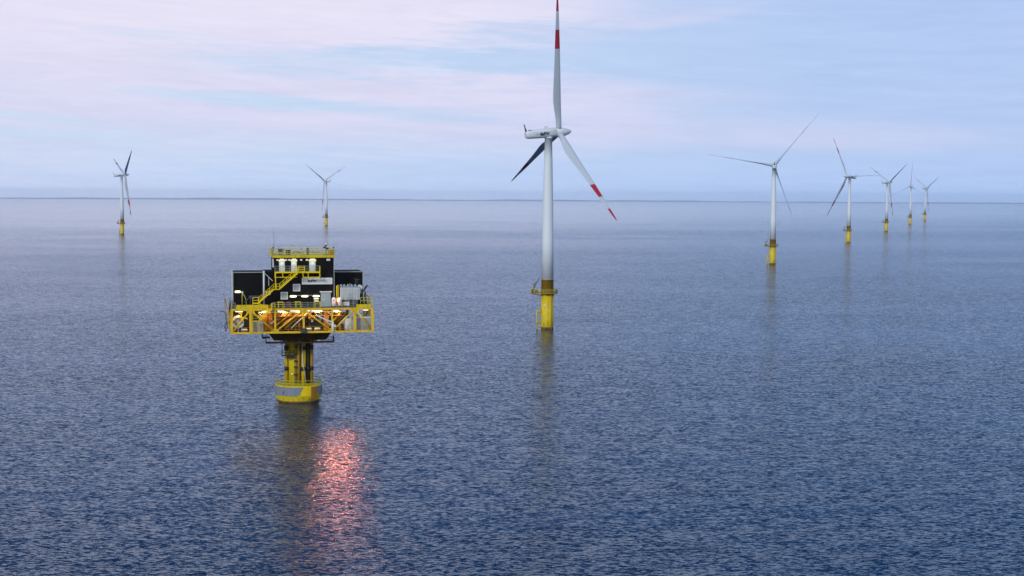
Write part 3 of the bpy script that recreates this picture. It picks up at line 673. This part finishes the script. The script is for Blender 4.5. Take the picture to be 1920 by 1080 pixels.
for z in (30.05, 29.75, 29.3, 28.95): m.bar((-.35, bf-1.6, z), (.9, bf-1.6, z), .1)
m.build('stair_gate', YELB, ga)
# stairs
def stair(x0, z0, x1, z1, y, w=.9, mm=YELB):
    st = MB(); d = Vector((x1-x0, 0, z1-z0)); n = int(abs(z1-z0)/.22)
    for yy in (y, y+w): st.bar((x0, yy, z0), (x1, yy, z1), .06, .3)
    for i in range(n):
        q = (i+.5)/n; st.box(x0+d.x*q-.12, x0+d.x*q+.12, y, y+w, z0+d.z*q-.02, z0+d.z*q+.02)
    o = st.build('stair', mm, P); hr = MB(); k_ = max(2, round(d.length/1.1))
    for i in range(k_+1):
        q = i/k_; hr.bar((x0+d.x*q, y, z0+d.z*q), (x0+d.x*q, y, z0+d.z*q+1.1), .09)
    for hh in (.55, 1.1): hr.bar((x0, y, z0+hh), (x1, y, z1+hh), .08)
    hr.build('handrail', mm, o); return o
ys = bf-2.5
stair(-.6, 28.6, -4.45, 25.25, ys); stair(-5.75, 25.1, -8.95, 22.25, ys)
m = MB().box(-5.8, -4.4, ys, ys+.9, 25.05, 25.2).rail([(-5.75, ys, 25.2), (-4.4, ys, 25.2)], 1.1, .045, .7).bar((-5.3, ys+.0, 25.2), (-5.3, ys, 28.6), .16)
m.build('stair_landing', YELB, P)
m = MB().box(-10.15, -8.9, ys, ys+.9, 22.1, 22.3).rail([(-10.1, ys, 22.3), (-8.9, ys, 22.3)], 1.15, .06, 1.2).bar((-10.1, ys, ZU), (-10.1, ys, 22.2), .12).bar((-8.95, ys, ZU), (-8.95, ys, 22.2), .12); m.build('stair_landing', YELB, P)
stair(-6.2, 21.1, -8.9, 18.55, YF-1.1, .85); 
m = MB().box(-10.25, -8.85, YF-1.1, YF-.2, 18.4, 18.6).bar((-10.2, YF-1.1, ZL), (-10.2, YF-1.1, 21.6), .12).bar((-8.85, YF-1.1, ZL), (-8.85, YF-1.1, 21.6), .12).rail([(-10.2, YF-1.1, 18.6), (-8.9, YF-1.1, 18.6)], 1.1, .045, 1.3).bar((-10.2, YF-1.1, 16), (-10.2, YF, 16), .14).bar((-8.85, YF-1.1, 16), (-8.85, YF, 16), .14); m.build('stair_landing', YEL, P)
m = MB().bar((-8.7, YF-.5, 22.2), (-6.1, YF-.5, 20.6), .16).bar((-6.2, YF-.6, 21.0), (-6.0, YF-.6, 22.3), .14).rail([(-6.3, YF-1.0, 21.1), (-5.5, YF-.4, 21.1)], 1.15, .06, .7); m.build('stair_brace', YELB, P)
# red lamp
MB().lathe([(.16, 22.35), (.24, 22.5), (.24, 22.95), (.12, 23.1)], 16, 8.05, -7.35).build('red_warning_lamp', LMR, P)
MB().bar((8.05, -7.35, 21.1), (8.05, -7.35, 22.35), .12).build('lamp_stand', YEL, P)
light(8.05, -7.85, 22.9, 28, (1, .22, .10), .3)
l_ = bpy.data.lights.new('red_lamp_light', 'SPOT'); l_.energy = RED_E; l_.color = (1, .25, .14); l_.spot_size = R(58); l_.spot_blend = 1.0; l_.shadow_soft_size = .5
o_ = bpy.data.objects.new('red_lamp_light', l_); COL.objects.link(o_); o_.parent = P; o_.location = (8.05, -8.3, 22.8); o_.rotation_euler = (R(-62), 0, 0)


# ------------------------------------------------------------------ things standing on the platform
T = top('power_transformer', 'light grey ribbed transformer tank in front of the right black wall', 'transformer', 10.9, -3.2, ZU+.2)
m = MB().box(-2.15, 2.0, -1.6, 1.6, 1.35, 4.05)
for i in range(13): m.box(-2.05+i*.33, -1.9+i*.33, -1.85, -1.6, 1.5, 3.95)
tk = m.build('tank', LGR, T)
m = MB().box(-2.25, 2.1, -1.7, 1.7, 4.05, 4.25)
for x in (-1.9, -1.2, -.4, .4, 1.2): m.lathe([(.22, 4.25), (.3, 4.4), (.14, 4.75)], 10, x, -.8)
m.bar((.0, -1, 4.3), (.0, -1, 5.0), .1); m.build('lid', GRY, T)
m = MB().tube([(2.3, -1.2, 4.1), (2.3, 1.4, 4.1)], .45, 14).bar((2.35, -.8, 3.7), (2.35, -.8, 2.6), .35).bar((1.9, -.8, 4.0), (2.4, -.8, 4.0), .2); m.build('expansion_vessel', LGR, T)
m = MB().tube([(1.35, -.6, 4.2), (1.35, -.6, 5.9), (.95, -.6, 5.95)], .06, 6).bar((1.35, -.6, 5.75), (2.2, -.6, 5.75), .07).bar((1.75, -.6, 5.75), (1.75, -.6, 4.9), .05); m.build('breather_pipe', DGR, T)
m = MB().box(-.75, .35, -1.98, -1.88, 1.6, 1.95).box(-.55, .1, -2.0, -1.88, 1.95, 2.9); m.build('control_cabinet', GRY, T)
m = MB().box(-1.4, .0, -1.5, 1.3, 0, 1.35).box(.5, 1.7, -1.5, 1.3, .3, 1.35); m.build('plinth', DGR, T)
m = MB().box(-1.55, -.95, -2.2, -1.6, .15, 1.0).box(-.85, -.25, -2.2, -1.6, .15, 1.0); m.build_each('pump_box', WHB, T)
m = MB().tube([(-2.9, -1.5, 0), (-2.9, -1.5, 4.4), (-2.5, -1.5, 4.6)], .14, 8).tube([(-2.6, -1.5, 0), (-2.6, -1.5, 4.3)], .1, 8); m.build_each('oil_pipe', YELB, T)
for lab, x in (('white cylindrical tank beside the tall grey door', 6.85+.35), ('white cylindrical tank lit red by the warning lamp, nearer the transformer', 8.5)):
    c_ = top('storage_tank', lab, 'tank', x, -6.2, ZU+.2, 'white cylindrical tanks')
    MB().lathe([(.42, .15), (.45, .25), (.45, 1.75), (.36, 1.98), (.12, 2.08)], 24).build('tank_body', WHB, c_)
    MB().box(-.12, .06, -.5, -.42, 1.3, 1.6).build('gauge', DRK, c_)
    MB().lathe([(.1, 2.05), (.1, 2.25), (.18, 2.3)], 12).build('valve', DGR, c_)
    m = MB()
    for s in (-1, 1): m.box(s*.35-.05, s*.35+.05, -.3, .3, 0, .3)
    m.build('stand', DGR, c_)
D = top('deck_crane', 'dark folded davit crane at the right end of the main deck', 'crane', 14.1, -4.8, ZU+.2)
m = MB().box(-.5, .4, -.4, .4, 0, 1.3).tube([(0, 0, 1.3), (.1, 0, 3.2)], .17, 8); m.build('mast', DRK, D)
m = MB().bar((-.8, 0, 2.6), (.45, 0, 4.5), .3).bar((-.2, .2, 3.2), (.7, .2, 4.6), .16).bar((-.8, 0, 2.6), (-.9, 0, 1.4), .1); m.build('boom', DRK, D)
D = top('service_crane', 'light grey knuckle crane on the lower deck with its arm pointing up left', 'crane', 6.8, -8.35, ZL+.1)
m = MB().tube([(0, 0, 0), (0, 0, 1.9)], .2, 10).box(-.25, .25, -.25, .25, 0, .25).box(-.2, .2, -.25, .45, .5, .8); m.build('mast', LGR, D)
m = MB().bar((.1, 0, 1.9), (-1.9, 0, 2.7), .28).bar((-1.9, 0, 2.7), (-3.6, 0, 3.55), .36, .3).bar((0, 0, 1.0), (-1.6, 0, 2.4), .13); m.build('boom', LGR, D)
m = MB().tube([(.42, -.2, 1.15), (.42, .2, 1.15)], .28, 16); m.build('winch_drum', LGR, D)
C_ = top('equipment_container', 'large plain grey container at the right end of the lower deck', 'container', 12.6, -5.6, ZL+.03)
m = MB().box(-1.6, 2.7, -1.3, 1.3, .12, 2.75)
for i in range(14): m.box(-1.5+i*.3, -1.4+i*.3, -1.33, -1.3, .2, 2.65)
m.build('body', GRY, C_); MB().box(-1.7, 2.8, -1.4, 1.4, 0, .12).box(-1.65, 2.75, -1.35, 1.35, 2.75, 2.86).build_each('frame', LGR, C_)
C_ = top('equipment_container', 'narrow grey cabinet left of the large grey container on the lower deck', 'container', 10.3, -5.0, ZL+.03)
MB().box(-.65, .65, -.8, .8, .1, 2.6).build('body', LGR, C_); MB().box(-.7, .7, -.85, .85, 0, .1).build('frame', DGR, C_); MB().box(.35, .45, -.86, -.8, 1.2, 1.5).build('handle', DRK, C_)
def pod(lab, x, y):
    q = top('life_raft', lab, 'life raft', x, y, ZL+.05, 'white life raft canisters on the lower deck')
    MB().tube([(-.62, 0, .45), (-.55, 0, .45), (.55, 0, .45), (.62, 0, .45)], [.16, .3, .3, .16], 16).build('canister', WHB, q)
    m = MB()
    for s in (-.3, .3): m.bar((s, -.3, 0), (s, -.3, .35), .08).bar((s, .3, 0), (s, .3, .35), .08).bar((s, -.32, .16), (s, .32, .16), .08)
    m.build('cradle', DGR, q)
pod('white life raft canister alone in the leftmost bay of the lower deck', -11.9, -7.0)
pod('white life raft canister just right of the middle truss post', 1.75, -7.0)
pod('white life raft canister left of the grey crane, second from the middle post', 3.6, -7.0)
K = top('control_box', 'small dark box hung on the bottom edge of the lower deck at its middle', 'box', .6, -8.45, ZL-.15)
MB().box(-.6, .6, -.22, .22, .0, .95).build('case', DRK, K)
m = MB().box(-.65, .65, -.26, -.22, -.02, .1).box(-.45, -.1, -.25, -.22, .35, .7).box(.1, .45, -.25, -.22, .35, .7); m.build_each('panel', DGR, K)
for lab, x, w, z in (('larger dark hooded equipment box at the left of the roof', -3.9, 1.1, 1.35), ('smaller dark equipment box on a stand, second from the left of the roof', -2.35, 1.0, 1.15)):
    q = top('roof_equipment', lab, 'equipment box', x, -3.2, 32.3, 'dark equipment boxes on the roof')
    MB().box(-w/2, w/2, -.5, .5, z-.75, z-.1).box(-w/2-.12, w/2+.08, -.6, .6, z-.1, z).build('housing', DRK, q)
    m = MB()
    for s in (-1, 1):
        for y in (-.4, .4): m.bar((s*w*.35, y, 0), (s*w*.35, y, z-.75), .09)
    m.box(-w*.4, w*.4, -.45, .45, .1, .25); m.build('stand', DGR, q)
q = top('radar_mast', 'black and white cluster of round lamps and sensors on the right of the roof', 'mast', 5.9, -2.5, 32.3)
MB().tube([(0, 0, 0), (0, 0, 2.0)], .09, 8).bar((-.35, 0, 1.5), (.35, 0, 1.7), .09).box(-.6, .6, -.5, .5, 0, .12).build('pole', DGR, q)
for x, z, mm in ((-.38, 1.6, DRK), (.3, 1.35, DRK), (0, 2.0, DRK), (.28, 1.75, LGR)):
    MB().lathe([(.12, z-.2), (.25, z-.08), (.25, z+.1), (.1, z+.22)], 14, x, -.1).build('sensor', mm, q)
MB().lathe([(.1, 2.2), (.2, 2.28), (.16, 2.45), (.03, 2.52)], 12).build('dome', WHB, q)
q = top('lifebuoy', 'orange and white lifebuoy hung below the upper stair flight on the left', 'lifebuoy', -6.55, -1.2, 23.9)
LB = mat('lifebuoy_orange', (.7, .18, .05), .6)
def ringpart(nm, a0, a1, mm):
    m = MB(); m.tube([(.42*math.cos(R(a)), 0, .42*math.sin(R(a))) for a in range(a0, a1+1, 10)], .13, 8); return m.build(nm, mm, q)
for i in range(4): ringpart('float_band', i*90, i*90+50, LB); ringpart('white_band', i*90+50, i*90+90, WHB)
q = top('hose_crane', 'thin yellow curved hoist with a white lamp head in front of the left black wall', 'hoist', -12.2, -3, ZU+.2)
MB().tube([(0, 0, 0), (0, 0, 2.4), (.1, 0, 2.9)], .09, 8).build('post', YRL, q)
MB().tube([(.1, 0, 2.8), (.5, 0, 2.4), (.85, 0, 1.4), (.9, 0, 0)], .07, 8).build('hose', YRL, q)
MB().lathe([(.1, 2.8), (.2, 2.95), (.2, 3.2), (.05, 3.35)], 12, .05, 0).build('head', WHB, q)
tube_lamp(-13.05, .1, 24.2, 1.2, .42, LMP); 
q = top('cable_winch', 'dark steel frame with blue hoses before the left black wall', 'winch', -9.8, -2.4, ZU+.2)
m = MB().box(-.9, 1.5, -.7, .7, 1.9, 2.3).bar((-.8, -.6, 0), (-.5, -.6, 1.9), .1).bar((1.3, -.6, 0), (1.3, -.6, 1.9), .1).bar((-.8, .6, 0), (-.5, .6, 1.9), .1).bar((1.3, .6, 0), (1.3, .6, 1.9), .1); m.build('frame', DGR, q)
BLU = mat('blue_hose', (.05, .07, .16), .5)
MB().tube([(-2.1, -.8, .9), (-1.2, -.8, 1.7), (-.2, -.8, 2.35), (1.1, -.8, 2.4)], .07, 8).tube([(-.9, -.8, 0), (-.6, -.8, 1.6), (-.2, -.8, 2.3)], .07, 8).build('hose', BLU, q)

# ------------------------------------------------------------------ haze: one closed box of even air
hz = MB().box(-28500, 28500, -28500, 28500, -60, 121).build('haze', [], None, kind='stuff')
hm = bpy.data.materials.new('air'); hm.use_nodes = True; hm.node_tree.nodes.clear()
pv = hm.node_tree.nodes.new('ShaderNodeVolumePrincipled'); ho = hm.node_tree.nodes.new('ShaderNodeOutputMaterial')
hm.node_tree.links.new(pv.outputs[0], ho.inputs['Volume'])
pv.inputs['Color'].default_value = (.90, .96, 1.0, 1); pv.inputs['Density'].default_value = 3.5e-5; pv.inputs['Anisotropy'].default_value = .85
hz.data.materials.append(hm); hz.display_type = 'WIRE'
